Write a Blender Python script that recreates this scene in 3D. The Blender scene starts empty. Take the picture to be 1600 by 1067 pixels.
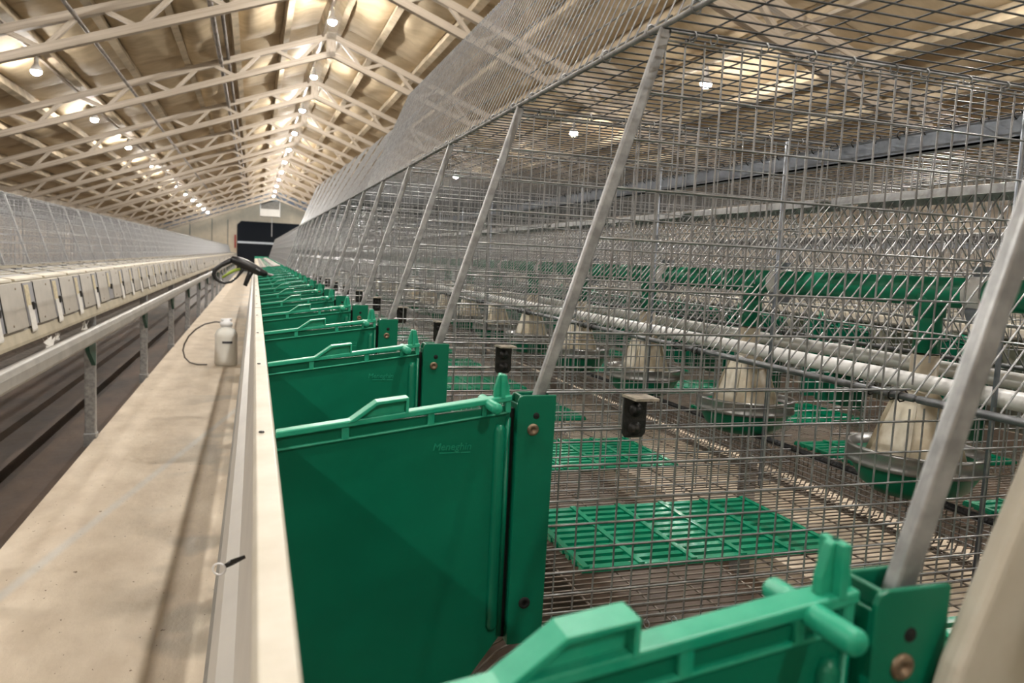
import bpy, bmesh, math, random
from mathutils import Vector, Matrix

random.seed(7)
R = math.radians
scene = bpy.context.scene
COL = scene.collection

# ------------------------------------------------------------------ camera
H = 1.13
cam_d = bpy.data.cameras.new('camera')
cam = bpy.data.objects.new('camera', cam_d)
COL.objects.link(cam)
cam_d.sensor_width = 36.0
cam_d.lens = 27.135
cam_d.clip_start = 0.02
cam_d.clip_end = 200
right = Vector((0.94815, -0.31429, 0.04718))
down = Vector((0.01278, -0.11063, -0.99378))
fwd = Vector((0.31755, 0.94286, -0.10087))
cam.matrix_world = Matrix((
    (right.x, -down.x, -fwd.x, 0.0),
    (right.y, -down.y, -fwd.y, 0.0),
    (right.z, -down.z, -fwd.z, H),
    (0, 0, 0, 1)))
cam_d.dof.use_dof = True
cam_d.dof.focus_distance = 1.15
cam_d.dof.aperture_fstop = 11.0
scene.camera = cam

# ------------------------------------------------------------------ world and exposure
world = bpy.data.worlds.new('world')
scene.world = world
world.use_nodes = True
world.node_tree.nodes['Background'].inputs['Color'].default_value = (0.55, 0.68, 0.9, 1)
world.node_tree.nodes['Background'].inputs['Strength'].default_value = 0.6
vs = scene.view_settings
vs.view_transform = 'Standard'
vs.look = 'None'
vs.gamma = 1.0
vs.use_curve_mapping = False
vs.exposure = 0.0
BULB = 2300.0         # ridge line
SIDE_BULB = 1350.0    # the two side lines
LIGHT_COLOR = (1.0, 0.955, 0.885)


# ------------------------------------------------------------------ materials
def mat(name, col, rough=0.5, metal=0.0, noise=0.0, nscale=20.0, bump=0.0, bscale=60.0,
        col2=None, spec=None, trans=0.0, emit=None, stretch=(1, 1, 1), detail=4.0):
    m = bpy.data.materials.new(name)
    m.use_nodes = True
    nt = m.node_tree
    b = nt.nodes['Principled BSDF']
    b.inputs['Base Color'].default_value = (*col, 1)
    b.inputs['Roughness'].default_value = rough
    b.inputs['Metallic'].default_value = metal
    if spec is not None:
        b.inputs['Specular IOR Level'].default_value = spec
    if trans:
        b.inputs['Transmission Weight'].default_value = trans
    if emit:
        b.inputs['Emission Color'].default_value = (*emit[0], 1)
        b.inputs['Emission Strength'].default_value = emit[1]
    tc = None
    if noise or col2 or bump:
        tc = nt.nodes.new('ShaderNodeTexCoord')
        mp = nt.nodes.new('ShaderNodeMapping')
        mp.inputs['Scale'].default_value = stretch
        nt.links.new(tc.outputs['Object'], mp.inputs['Vector'])
        src = mp.outputs['Vector']
    if noise or col2:
        n = nt.nodes.new('ShaderNodeTexNoise')
        n.inputs['Scale'].default_value = nscale
        n.inputs['Detail'].default_value = detail
        n.inputs['Roughness'].default_value = 0.65
        nt.links.new(src, n.inputs['Vector'])
        r = nt.nodes.new('ShaderNodeValToRGB')
        r.color_ramp.elements[0].position = 0.35
        r.color_ramp.elements[1].position = 0.65
        c2 = col2 if col2 else tuple(max(0.0, c * (1 - noise)) for c in col)
        r.color_ramp.elements[0].color = (*c2, 1)
        r.color_ramp.elements[1].color = (*col, 1)
        nt.links.new(n.outputs['Fac'], r.inputs['Fac'])
        nt.links.new(r.outputs['Color'], b.inputs['Base Color'])
    if bump:
        n2 = nt.nodes.new('ShaderNodeTexNoise')
        n2.inputs['Scale'].default_value = bscale
        n2.inputs['Detail'].default_value = 3
        nt.links.new(src, n2.inputs['Vector'])
        bp = nt.nodes.new('ShaderNodeBump')
        bp.inputs['Strength'].default_value = bump
        bp.inputs['Distance'].default_value = 0.01
        nt.links.new(n2.outputs['Fac'], bp.inputs['Height'])
        nt.links.new(bp.outputs['Normal'], b.inputs['Normal'])
    return m


M = {}
M['wire'] = mat('galvanised_wire', (0.44, 0.45, 0.465), 0.34, 0.65, 0.4, 60)
M['roof_wire'] = mat('shaded_roof_wire', (0.15, 0.155, 0.165), 0.38, 0.7, 0.4, 60)  # darker copy of the galvanised wire, unlit underside painted into the colour
M['floor_wire'] = mat('soiled_floor_wire', (0.27, 0.235, 0.205), 0.45, 0.4, 0.45, 25)
M['steel'] = mat('galvanised_steel', (0.42, 0.43, 0.44), 0.42, 0.6, 0.4, 45)
M['blue_steel'] = mat('blue_grey_steel', (0.26, 0.29, 0.34), 0.4, 0.5, 0.35, 30)
M['edge_rod'] = mat('dull_edge_rod', (0.20, 0.21, 0.225), 0.4, 0.6, 0.4, 40)
M['dark_steel'] = mat('blackened_steel', (0.035, 0.035, 0.035), 0.42, 0.4, 0.4, 60, bump=0.2, bscale=150)
M['rust_lip'] = mat('worn_metal_lip', (0.55, 0.50, 0.42), 0.45, 0.3, 0.6, 90)
M['green'] = mat('green_plastic', (0.000, 0.150, 0.082), 0.38, 0.0, 0.12, 8, bump=0.06, bscale=14, spec=0.35)
M['green_worn'] = mat('worn_green_plastic', (0.0, 0.29, 0.17), 0.42, 0.0, col2=(0.03, 0.35, 0.215), nscale=35)
M['green_mat'] = mat('wet_green_mat', (0.0, 0.24, 0.125), 0.27, 0.0, 0.2, 18)
M['green_tube'] = mat('green_tube', (0.0, 0.20, 0.105), 0.35, 0.0, 0.12, 15)
M['green_dark'] = mat('dark_green_plastic', (0.01, 0.07, 0.05), 0.5)
M['screw'] = mat('rusty_screw', (0.30, 0.22, 0.15), 0.5, 0.6, 0.5, 200)
M['black'] = mat('black_plastic', (0.012, 0.012, 0.014), 0.38)
M['hole'] = mat('dark_hole', (0.004, 0.006, 0.005), 0.9)
M['cream'] = mat('cream_plastic', (0.55, 0.515, 0.44), 0.5, 0.0, col2=(0.47, 0.43, 0.35), nscale=18, detail=6)
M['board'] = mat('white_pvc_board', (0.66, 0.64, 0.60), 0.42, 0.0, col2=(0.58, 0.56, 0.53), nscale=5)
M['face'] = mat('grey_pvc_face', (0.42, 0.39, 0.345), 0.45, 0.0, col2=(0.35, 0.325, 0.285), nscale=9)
M['edge'] = mat('weathered_cream_edge', (0.46, 0.41, 0.31), 0.5, 0.0, col2=(0.34, 0.30, 0.22), nscale=9, detail=7)
M['rail'] = mat('grey_rail', (0.36, 0.35, 0.325), 0.45, 0.0, col2=(0.27, 0.26, 0.24), nscale=7)
M['lettering'] = mat('raised_green_lettering', (0.01, 0.27, 0.16), 0.35)
M['white_pipe'] = mat('white_pvc_pipe', (0.80, 0.80, 0.80), 0.35, 0.0, 0.15, 22)
M['neck'] = mat('cream_feed_cone', (0.66, 0.62, 0.52), 0.4, 0.0, col2=(0.40, 0.33, 0.23), nscale=14)
M['band'] = mat('polished_band', (0.36, 0.36, 0.36), 0.33, 0.85, 0.2, 30)
M['rubber'] = mat('black_edge_cord', (0.02, 0.022, 0.027), 0.5, 0.0, bump=0.6, bscale=120)
M['concrete'] = None
M['pit'] = mat('soiled_pit_floor', (0.088, 0.052, 0.031), 0.55, 0.0, col2=(0.022, 0.014, 0.009), nscale=2.2,
               bump=0.7, bscale=9, stretch=(1, 0.5, 1), detail=8)
M['foam'] = mat('sprayed_foam', (0.60, 0.485, 0.325), 0.75, 0.0, col2=(0.42, 0.325, 0.205), nscale=1.6,
                bump=0.5, bscale=5, stretch=(1, 2.2, 1), detail=7)
M['foam_rib'] = mat('foam_covered_rib', (0.58, 0.48, 0.34), 0.75, 0.0, 0.45, 3, bump=0.5, bscale=7)
M['truss'] = mat('painted_truss', (0.54, 0.475, 0.40), 0.55, 0.0, col2=(0.36, 0.30, 0.235), nscale=5, stretch=(1, 1, 1), detail=8)
M['dark_pipe'] = mat('weathered_pipe', (0.28, 0.25, 0.23), 0.55, 0.2, 0.5, 6)
M['wall'] = mat('cream_wall_panel', (0.80, 0.63, 0.44), 0.6, 0.0, 0.15, 2)
M['sidewall'] = mat('dusty_side_wall', (0.40, 0.34, 0.27), 0.7, 0.0, 0.4, 3)
M['door'] = mat('dark_blue_door', (0.006, 0.008, 0.012), 0.6, spec=0.2)
M['white'] = mat('white_paint', (0.75, 0.75, 0.76), 0.5)
M['red'] = mat('red_strap', (0.45, 0.06, 0.04), 0.5)
M['paper'] = mat('white_paper', (0.75, 0.73, 0.69), 0.8, 0.0, 0.15, 40)
M['card'] = mat('yellowed_card', (0.62, 0.54, 0.36), 0.7, 0.0, 0.35, 60)
M['holder'] = mat('grey_holder', (0.26, 0.26, 0.28), 0.5, 0.1)
M['cover'] = mat('grey_nest_cover', (0.20, 0.19, 0.17), 0.55, 0.1, 0.3, 12)
M['lime'] = mat('lime_trigger', (0.28, 0.38, 0.05), 0.45)
M['bottle'] = mat('milky_plastic', (0.78, 0.77, 0.72), 0.4, 0.0, 0.08, 4)
M['hose'] = mat('grey_hose', (0.10, 0.09, 0.085), 0.5)
M['label_dark'] = mat('dark_label_print', (0.05, 0.05, 0.06), 0.6)
M['bulb'] = mat('lit_bulb', (1, 1, 1), 0.5, emit=(LIGHT_COLOR, BULB))
M['side_bulb'] = mat('lit_side_bulb', (1, 1, 1), 0.5, emit=(LIGHT_COLOR, SIDE_BULB))
M['daylight'] = mat('translucent_roof_sheet', (0.6, 0.7, 0.8), 0.5, emit=((0.62, 0.82, 1.0), 0.8))
M['fan'] = mat('white_fan_housing', (0.72, 0.70, 0.66), 0.5, 0.0, 0.1, 3)


MARK = (0.9780, -0.2086, -1.3076)


def concrete():
    m = bpy.data.materials.new('damp_concrete')
    m.use_nodes = True
    nt = m.node_tree
    b = nt.nodes['Principled BSDF']
    tc = nt.nodes.new('ShaderNodeTexCoord')
    mp = nt.nodes.new('ShaderNodeMapping')
    mp.inputs['Scale'].default_value = (1, 0.55, 1)
    nt.links.new(tc.outputs['Object'], mp.inputs['Vector'])

    def noise(s, d, vec):
        n = nt.nodes.new('ShaderNodeTexNoise')
        n.inputs['Scale'].default_value = s
        n.inputs['Detail'].default_value = d
        n.inputs['Roughness'].default_value = 0.62
        nt.links.new(vec, n.inputs['Vector'])
        return n

    def ramp(fac, p0, p1, c0, c1):
        r = nt.nodes.new('ShaderNodeValToRGB')
        r.color_ramp.elements[0].position = p0
        r.color_ramp.elements[1].position = p1
        r.color_ramp.elements[0].color = (*c0, 1)
        r.color_ramp.elements[1].color = (*c1, 1)
        nt.links.new(fac, r.inputs['Fac'])
        return r
    base = ramp(noise(5, 9, mp.outputs['Vector']).outputs['Fac'], 0.3, 0.7, (0.47, 0.385, 0.29), (0.66, 0.57, 0.455))
    damp = noise(1.5, 3, tc.outputs['Object'])
    dm = ramp(damp.outputs['Fac'], 0.50, 0.58, (0, 0, 0), (1, 1, 1))
    # the damp tongue along the right hand side of the walkway
    sx = nt.nodes.new('ShaderNodeSeparateXYZ')
    nt.links.new(tc.outputs['Object'], sx.inputs['Vector'])
    mr = nt.nodes.new('ShaderNodeMapRange')
    mr.inputs['From Min'].default_value = -0.52
    mr.inputs['From Max'].default_value = -0.22
    nt.links.new(sx.outputs['X'], mr.inputs['Value'])
    mul = nt.nodes.new('ShaderNodeMath')
    mul.operation = 'MULTIPLY'
    nt.links.new(mr.outputs['Result'], mul.inputs[0])
    nt.links.new(dm.outputs['Color'], mul.inputs[1])
    mix = nt.nodes.new('ShaderNodeMixRGB')
    mix.blend_type = 'MULTIPLY'
    nt.links.new(mul.outputs[0], mix.inputs['Fac'])
    nt.links.new(base.outputs['Color'], mix.inputs['Color1'])
    mix.inputs['Color2'].default_value = (0.62, 0.63, 0.62, 1)
    # pale bluish drag mark crossing the walkway slantwise
    sc_ = nt.nodes.new('ShaderNodeVectorMath')
    sc_.operation = 'DOT_PRODUCT'
    MX, MY, MD = MARK
    sc_.inputs[1].default_value = (MX, MY, 0)
    nt.links.new(tc.outputs['Object'], sc_.inputs[0])
    di = nt.nodes.new('ShaderNodeMath')
    di.operation = 'SUBTRACT'
    nt.links.new(sc_.outputs['Value'], di.inputs[0])
    di.inputs[1].default_value = MD
    ab = nt.nodes.new('ShaderNodeMath')
    ab.operation = 'ABSOLUTE'
    nt.links.new(di.outputs[0], ab.inputs[0])
    mk = nt.nodes.new('ShaderNodeMapRange')
    mk.inputs['From Min'].default_value = 0.008
    mk.inputs['From Max'].default_value = 0.03
    mk.inputs['To Min'].default_value = 0.45
    mk.inputs['To Max'].default_value = 0.0
    nt.links.new(ab.outputs[0], mk.inputs['Value'])
    mixm = nt.nodes.new('ShaderNodeMixRGB')
    nt.links.new(mk.outputs['Result'], mixm.inputs['Fac'])
    nt.links.new(mix.outputs['Color'], mixm.inputs['Color1'])
    mixm.inputs['Color2'].default_value = (0.47, 0.50, 0.51, 1)
    mix = mixm
    # small droppings and grit
    sp = ramp(noise(55, 2, mp.outputs['Vector']).outputs['Fac'], 0.27, 0.30, (0.25, 0.2, 0.15), (1, 1, 1))
    mix2 = nt.nodes.new('ShaderNodeMixRGB')
    mix2.blend_type = 'MULTIPLY'
    mix2.inputs['Fac'].default_value = 1
    nt.links.new(mix.outputs['Color'], mix2.inputs['Color1'])
    nt.links.new(sp.outputs['Color'], mix2.inputs['Color2'])
    nt.links.new(mix2.outputs['Color'], b.inputs['Base Color'])
    rr = nt.nodes.new('ShaderNodeMapRange')
    rr.inputs['To Min'].default_value = 0.62
    rr.inputs['To Max'].default_value = 0.34
    nt.links.new(mul.outputs[0], rr.inputs['Value'])
    nt.links.new(rr.outputs['Result'], b.inputs['Roughness'])
    bp = nt.nodes.new('ShaderNodeBump')
    bp.inputs['Strength'].default_value = 0.35
    bp.inputs['Distance'].default_value = 0.01
    nt.links.new(noise(18, 6, mp.outputs['Vector']).outputs['Fac'], bp.inputs['Height'])
    nt.links.new(bp.outputs['Normal'], b.inputs['Normal'])
    return m


M['concrete'] = concrete()


# ------------------------------------------------------------------ mesh builder
class MB:
    def __init__(self):
        self.v = []
        self.f = []

    def box(self, x0, x1, y0, y1, z0, z1):
        i = len(self.v)
        self.v += [(x, y, z) for z in (z0, z1) for y in (y0, y1) for x in (x0, x1)]
        self.f += [tuple(i + k for k in q) for q in
                   ((0, 2, 3, 1), (4, 5, 7, 6), (0, 1, 5, 4), (2, 6, 7, 3), (0, 4, 6, 2), (1, 3, 7, 5))]
        return self

    def bar(self, a, b, w, h, up=(0, 0, 1)):
        """rectangular bar from a to b, w across and h along up"""
        a, b = Vector(a), Vector(b)
        d = (b - a).normalized()
        s = d.cross(Vector(up))
        if s.length < 1e-5:
            s = d.cross(Vector((0, 1, 0)))
        s.normalize()
        u = s.cross(d)
        i = len(self.v)
        for p in (a, b):
            for sx, sy in ((-1, -1), (1, -1), (1, 1), (-1, 1)):
                self.v.append(tuple(p + s * (sx * w / 2) + u * (sy * h / 2)))
        self.f += [tuple(i + k for k in q) for q in
                   ((0, 1, 2, 3), (7, 6, 5, 4), (0, 4, 5, 1), (1, 5, 6, 2), (2, 6, 7, 3), (3, 7, 4, 0))]
        return self

    def wire(self, a, b, r, n=4):
        a, b = Vector(a), Vector(b)
        d = (b - a).normalized()
        s = d.cross(Vector((0.31, 0.17, 0.93)))
        if s.length < 0.05:
            s = d.cross(Vector((1, 0, 0)))
        s.normalize()
        u = d.cross(s)
        i = len(self.v)
        for p in (a, b):
            for k in range(n):
                t = 2 * math.pi * k / n
                self.v.append(tuple(p + s * (r * math.cos(t)) + u * (r * math.sin(t))))
        for k in range(n):
            k2 = (k + 1) % n
            self.f.append((i + k, i + n + k, i + n + k2, i + k2))
        return self

    def tube(self, pts, r, n=8, cap=True):
        """swept tube, r a number or one radius per point"""
        pts = [Vector(p) for p in pts]
        rs = r if isinstance(r, (list, tuple)) else [r] * len(pts)
        i0 = len(self.v)
        s = None
        for k, p in enumerate(pts):
            d = (pts[min(k + 1, len(pts) - 1)] - pts[max(k - 1, 0)]).normalized()
            if s is None:
                s = d.cross(Vector((0.1, 0.2, 0.97)))
                if s.length < 0.25:
                    s = d.cross(Vector((1, 0, 0)))
            s = (s - d * s.dot(d)).normalized()
            u = d.cross(s)
            for j in range(n):
                t = 2 * math.pi * j / n
                self.v.append(tuple(p + s * (rs[k] * math.cos(t)) + u * (rs[k] * math.sin(t))))
        for k in range(len(pts) - 1):
            for j in range(n):
                j2 = (j + 1) % n
                a = i0 + k * n
                self.f.append((a + j, a + n + j, a + n + j2, a + j2))
        if cap:
            self.f.append(tuple(i0 + j for j in range(n)))
            e = i0 + (len(pts) - 1) * n
            self.f.append(tuple(e + j for j in reversed(range(n))))
        return self

    def prism(self, poly, axis, a0, a1):
        """2D polygon extruded along axis: 'y' -> poly is (x, z); 'x' -> (y, z); 'z' -> (x, y)"""
        i = len(self.v)
        n = len(poly)
        for a in (a0, a1):
            for (p, q) in poly:
                self.v.append({'y': (p, a, q), 'x': (a, p, q), 'z': (p, q, a)}[axis])
        self.f.append(tuple(i + k for k in range(n)))
        self.f.append(tuple(i + n + k for k in reversed(range(n))))
        for k in range(n):
            k2 = (k + 1) % n
            self.f.append((i + k, i + n + k, i + n + k2, i + k2))
        return self

    def lathe(self, prof, c=(0, 0, 0), n=24):
        i0 = len(self.v)
        for (r, z) in prof:
            for j in range(n):
                t = 2 * math.pi * j / n
                self.v.append((c[0] + r * math.cos(t), c[1] + r * math.sin(t), c[2] + z))
        for k in range(len(prof) - 1):
            for j in range(n):
                j2 = (j + 1) % n
                a = i0 + k * n
                self.f.append((a + j, a + j2, a + n + j2, a + n + j))
        return self

    def ring(self, c, axis, rad, r, seg=8, n=4):
        c = Vector(c)
        ax = Vector(axis).normalized()
        e = ax.cross(Vector((0.2, 0.3, 0.93)))
        e.normalize()
        g = ax.cross(e)
        i0 = len(self.v)
        for k in range(seg):
            t = 2 * math.pi * k / seg
            o = e * math.cos(t) + g * math.sin(t)
            for j in range(n):
                u = 2 * math.pi * j / n
                self.v.append(tuple(c + o * (rad + r * math.cos(u)) + ax * (r * math.sin(u))))
        for k in range(seg):
            for j in range(n):
                a, b = i0 + k * n, i0 + ((k + 1) % seg) * n
                j2 = (j + 1) % n
                self.f.append((a + j, b + j, b + j2, a + j2))
        return self

    def mesh(self, name, material, smooth=False, org=(0, 0, 0)):
        me = bpy.data.meshes.new(name)
        ox, oy, oz = org
        me.from_pydata([(x - ox, y - oy, z - oz) for x, y, z in self.v], [], self.f)
        bm = bmesh.new()
        bm.from_mesh(me)
        bmesh.ops.recalc_face_normals(bm, faces=bm.faces)
        bm.to_mesh(me)
        bm.free()
        me.materials.append(material)
        if smooth:
            me.polygons.foreach_set('use_smooth', [True] * len(me.polygons))
        return me

    def build(self, name, material, parent=None, smooth=False, org=(0, 0, 0), bevel=0.0, kind=None, loc=None, segs=2):
        o = bpy.data.objects.new(name, self.mesh(name, material, smooth, org))
        COL.objects.link(o)
        if parent:
            o.parent = parent
        if loc:
            o.location = loc
        if bevel:
            md = o.modifiers.new('bevel', 'BEVEL')
            md.width = bevel
            md.segments = segs
            md.limit_method = 'ANGLE'
            md.angle_limit = R(35)
            md.harden_normals = False
        if kind:
            o['kind'] = kind
        return o


def tag(o, label=None, cat=None, group=None, kind=None):
    for k, v in (('label', label), ('category', cat), ('group', group), ('kind', kind)):
        if v:
            o[k] = v
    return o


def thing(name, label, cat, loc=(0, 0, 0), group=None, rz=0):
    o = bpy.data.objects.new(name, None)
    o.empty_display_size = 0.05
    COL.objects.link(o)
    o.location = loc
    o.rotation_euler = (0, 0, rz)
    return tag(o, label, cat, group)


def dup(root, loc, label=None, group=None, rz=None, keep=None):
    """copy a thing with its parts and their sub-parts; keep = names of the parts to copy"""
    r = root.copy()
    COL.objects.link(r)
    r.location = loc
    if rz is not None:
        r.rotation_euler = (r.rotation_euler.x, r.rotation_euler.y, rz)
    if label:
        r['label'] = label
    if group:
        r['group'] = group
    elif 'group' in r and group is not None:
        del r['group']
    for ch in list(root.children):
        if keep and ch.name.split('.')[0] not in keep:
            continue
        c = ch.copy()
        COL.objects.link(c)
        c.parent = r
        for g in list(ch.children):
            d = g.copy()
            COL.objects.link(d)
            d.parent = c
    return r


_unit = {}


def unit_bar(name, a, b, w, h, material, parent=None, up=(0, 0, 1)):
    """one bar as an object that shares a unit mesh; a and b in the parent's frame"""
    key = material.name
    if key not in _unit:
        _unit[key] = MB().box(-.5, .5, -.5, .5, -.5, .5).mesh('bar', material)
    o = bpy.data.objects.new(name, _unit[key])
    COL.objects.link(o)
    a, b = Vector(a), Vector(b)
    d = b - a
    L = d.length
    d.normalize()
    s = d.cross(Vector(up))
    if s.length < 1e-5:
        s = d.cross(Vector((0, 1, 0)))
    s.normalize()
    u = s.cross(d)
    mid = (a + b) / 2
    if parent:
        o.parent = parent
    o.matrix_local = Matrix(((s.x * w, d.x * L, u.x * h, mid.x), (s.y * w, d.y * L, u.y * h, mid.y),
                             (s.z * w, d.z * L, u.z * h, mid.z), (0, 0, 0, 1)))
    return o


ORD = ['first', 'second', 'third', 'fourth', 'fifth', 'sixth', 'seventh', 'eighth', 'ninth', 'tenth', 'eleventh',
       'twelfth', 'thirteenth', 'fourteenth', 'fifteenth', 'sixteenth', 'seventeenth', 'eighteenth', 'nineteenth',
       'twentieth']

# ------------------------------------------------------------------ layout (metres)
Y0, DY = 0.2596, 0.4585          # first partition and cage pitch
NOPEN = 16                       # cages of the middle row whose lids stand open
NROW = 36                        # cages in the middle row
XC = 1.012                       # centre line of the middle row
XR, ZR = 0.393, 1.372            # front top edge of the cages
ZF = 0.734                       # cage floor
ROWSTEP = 2.91
LEFT = -ROWSTEP
YS, YE = -2.6, Y0 + NROW * DY + 0.2
YEND = 45.0                      # far gable wall
YBACK = -5.0
XM = 0.93                        # ridge of the roof
HALF = 5.35
SL = 0.37                        # roof slope
ZRIDGE = 4.22


def yn(n):
    return Y0 + n * DY


# ------------------------------------------------------------------ the building
def struct(name, mb, material, parent=None, smooth=False, bevel=0):
    o = mb.build(name, material, parent, smooth, bevel=bevel)
    if not parent:
        o['kind'] = 'structure'
    return o


fl = MB().box(-0.87, 0.02, YBACK, YEND, -0.3, 0.0)
fl.box(2.0, 2.93, YBACK, YEND, -0.3, 0.0)
struct('floor', fl, M['concrete'])
pit = MB()
pit.box(XM - HALF, -0.87, YBACK, YEND, -0.32, -0.13)
pit.box(0.02, 2.0, YBACK, YEND, -0.32, -0.13)
pit.box(2.93, XM + HALF, YBACK, YEND, -0.32, -0.13)
struct('trim_1', pit, M['pit'])
# scraped ledges inside the left pit
led = MB()
led.prism([(-0.871, -0.131), (-0.871, -0.03), (-0.95, -0.06), (-1.16, -0.09), (-1.20, -0.131)], 'y', YBACK, YEND)
struct('trim_2', led, M['pit'])

for i, (x, w, hh) in enumerate(((-1.30, 0.05, 0.05), (-1.62, 0.10, 0.03), (-2.1, 0.06, 0.06), (-2.55, 0.1, 0.04))):
    struct('trim_%d' % (i + 3), MB().prism([(x, -0.131), (x + w * 0.2, -0.13 + hh), (x + w, -0.13 + hh), (x + w * 1.3, -0.131)], 'y', YBACK, YEND), M['pit'])

EAVE = ZRIDGE - SL * HALF
for side, sx in (('left', -1), ('right', 1)):
    x = XM + sx * HALF
    struct('wall_' + side, MB().box(min(x, x + sx * 0.1), max(x, x + sx * 0.1), YBACK, YEND, -0.3, EAVE + 0.1), M['sidewall'])
gable = [(XM - HALF, -0.3), (XM + HALF, -0.3), (XM + HALF, EAVE), (XM, ZRIDGE), (XM - HALF, EAVE)]
wf = struct('wall_far', MB().prism(gable, 'y', YEND, YEND + 0.1), M['wall'])
struct('wall_near', MB().prism(gable, 'y', YBACK - 0.1, YBACK), M['wall'])
for i, x in enumerate((-3.3, -2.2, -1.4, 2.6, 3.7, 4.8)):
    unit_bar('panel_joint', (x, YEND - 0.01, 0), (x, YEND - 0.01, 2.75), 0.05, 0.02, M['sidewall'], wf)
# roof skin above the foam and the foam pillows between purlins and trusses
NC = 9
CW = HALF / NC
roof = MB()
for sx in (-1, 1):
    roof.prism([(XM, ZRIDGE + 0.02), (XM + sx * HALF, EAVE + 0.02), (XM + sx * HALF, EAVE + 0.12), (XM, ZRIDGE + 0.12)],
               'y', YBACK, 41.0)
ceiling = struct('ceiling', roof, M['foam'])


def pillow(seed):
    rnd = random.Random(seed)
    nx, ny = 8, 14
    mb = MB()
    ph = [rnd.uniform(0, 6.28) for _ in range(6)]
    for j in range(ny + 1):
        for i in range(nx + 1):
            u, v = i / nx, j / ny
            e = (math.sin(math.pi * u) ** 0.55) * (math.sin(math.pi * v) ** 0.45) if 0 < u < 1 and 0 < v < 1 else 0
            d = 0.075 * e * (1 + 0.35 * math.sin(5 * v + ph[0]) + 0.25 * math.sin(7 * u + ph[1] + 3 * v))
            d += 0.014 * math.sin(17 * v + ph[2] + 2 * math.sin(4 * u + ph[3])) * e
            mb.v.append(((u - 0.5) * CW * 0.99, (v - 0.5) * 2.99, -d))
    for j in range(ny):
        for i in range(nx):
            a = j * (nx + 1) + i
            mb.f.append((a, a + 1, a + nx + 2, a + nx + 1))
    return mb.mesh('foam_panel', M['foam'], True)


pills = [pillow(s) for s in range(6)]
TRUSS_Y0 = 1.9                   # trusses every three metres
for b in range(-2, 13):
    yc = TRUSS_Y0 + 3 * b + 1.5
    for c in range(NC):
        for sx in (-1, 1):
            xx = (c + 0.5) * CW
            o = bpy.data.objects.new('foam_panel', random.choice(pills))
            COL.objects.link(o)
            o.parent = ceiling
            o.location = (XM + sx * xx, yc, ZRIDGE - SL * xx - 0.005)
            o.rotation_euler = (0, sx * math.atan(SL), math.pi * random.randint(0, 1) if False else 0)
# purlins under the foam
n = 0
for sx in (-1, 1):
    for c in range(0, NC + 1):
        xx = c * CW if c else 0.12
        n += 1
        mb = MB()
        z = ZRIDGE - SL * xx - 0.065
        mb.bar((XM + sx * xx, YBACK, z), (XM + sx * xx, 41.0, z), 0.075, 0.13, (sx * SL, 0, 1))
        o = mb.build('purlin', M['foam_rib'], ceiling)
# bare bay with daylight sheets at the far end
sheet = MB()
for sx in (-1, 1):
    sheet.prism([(XM, ZRIDGE + 0.02), (XM + sx * HALF, EAVE + 0.02), (XM + sx * HALF, EAVE + 0.06), (XM, ZRIDGE + 0.06)],
                'y', 41.0, YEND)
o = sheet.build('roof_sheet', M['daylight'])
tag(o, 'pale blue translucent roof sheet letting daylight in at the far gable', 'roof sheet')
for y in (41.1, 42.3, 43.5, 44.7):
    o = thing('end_purlin', 'grey steel roof bar below the translucent sheet, %s from the foam ceiling' %
              {41.1: 'first', 42.3: 'second', 43.5: 'third', 44.7: 'fourth'}[y], 'roof bar', (XM, y, ZRIDGE), 'roof bars of the bare end bay')
    for sx in (-1, 1):
        unit_bar('rafter', (0, 0, -0.06), (sx * HALF, 0, -SL * HALF - 0.06), 0.06, 0.1, M['blue_steel'], o)

# door, bar and box on the far gable
d = MB()
d.prism([(-0.92, -0.13), (2.85, -0.13), (2.85, 2.55), (2.70, 2.72), (-0.72, 2.72), (-0.92, 2.52)], 'y', YEND - 0.06, YEND - 0.005)
door = struct('door_1', d, M['door'])
MB().box(-0.9, 2.8, YEND - 0.12, YEND - 0.06, 1.52, 1.63).build('push_bar', M['white'], door)
MB().box(-1.05, -0.97, YEND - 0.1, YEND - 0.02, 1.25, 1.95).build('hinge_plate', M['red'], door)
fan = thing('heater_box', 'large white box hanging above the dark far door', 'heater', (0.72, 42.0, 2.9))
MB().box(-0.5, 0.5, -0.35, 0.35, 0, 0.85).build('housing', M['fan'], fan, bevel=0.03)
MB().box(-0.44, 0.44, -0.37, -0.35, 0.38, 0.8).build('grille', M['cover'], fan)
MB().wire((0.1, 0, 0), (0.1, 0, -1.0), 0.012).build('pull_cord', M['white'], fan)
MB().wire((-0.3, 0, 0.85), (-0.3, 0, 1.25), 0.012).build('hanger', M['steel'], fan)
MB().wire((0.3, 0, 0.85), (0.3, 0, 1.2), 0.012).build('hanger', M['steel'], fan)

# ------------------------------------------------------------------ roof trusses
CHORD = 0.23


def truss(y, label, group=None):
    t = thing('roof_truss', label, 'truss', (XM, y, ZRIDGE), group)
    zt, zb = -0.20, -0.20 - CHORD
    for sx in (-1, 1):
        unit_bar('top_chord', (0, 0, zt), (sx * HALF, 0, zt - SL * HALF), 0.07, 0.075, M['truss'], t)
        unit_bar('bottom_chord', (0, 0, zb), (sx * HALF, 0, zb - SL * HALF), 0.07, 0.075, M['truss'], t)
        x = 0.12
        k = 0
        while x < HALF - 0.4:
            x2 = x + 0.30
            p = (sx * x, 0, (zb if k % 2 else zt) - SL * x)
            q = (sx * x2, 0, (zt if k % 2 else zb) - SL * x2)
            unit_bar('web', p, q, 0.042, 0.042, M['truss'], t)
            x = x2
            k += 1
            if k % 2 == 0:
                x += 0.16
    unit_bar('apex_plate', (0, 0, zt + 0.04), (0, 0, zb - 0.04), 0.12, 0.07, M['truss'], t, up=(0, 1, 0))
    return t


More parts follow.
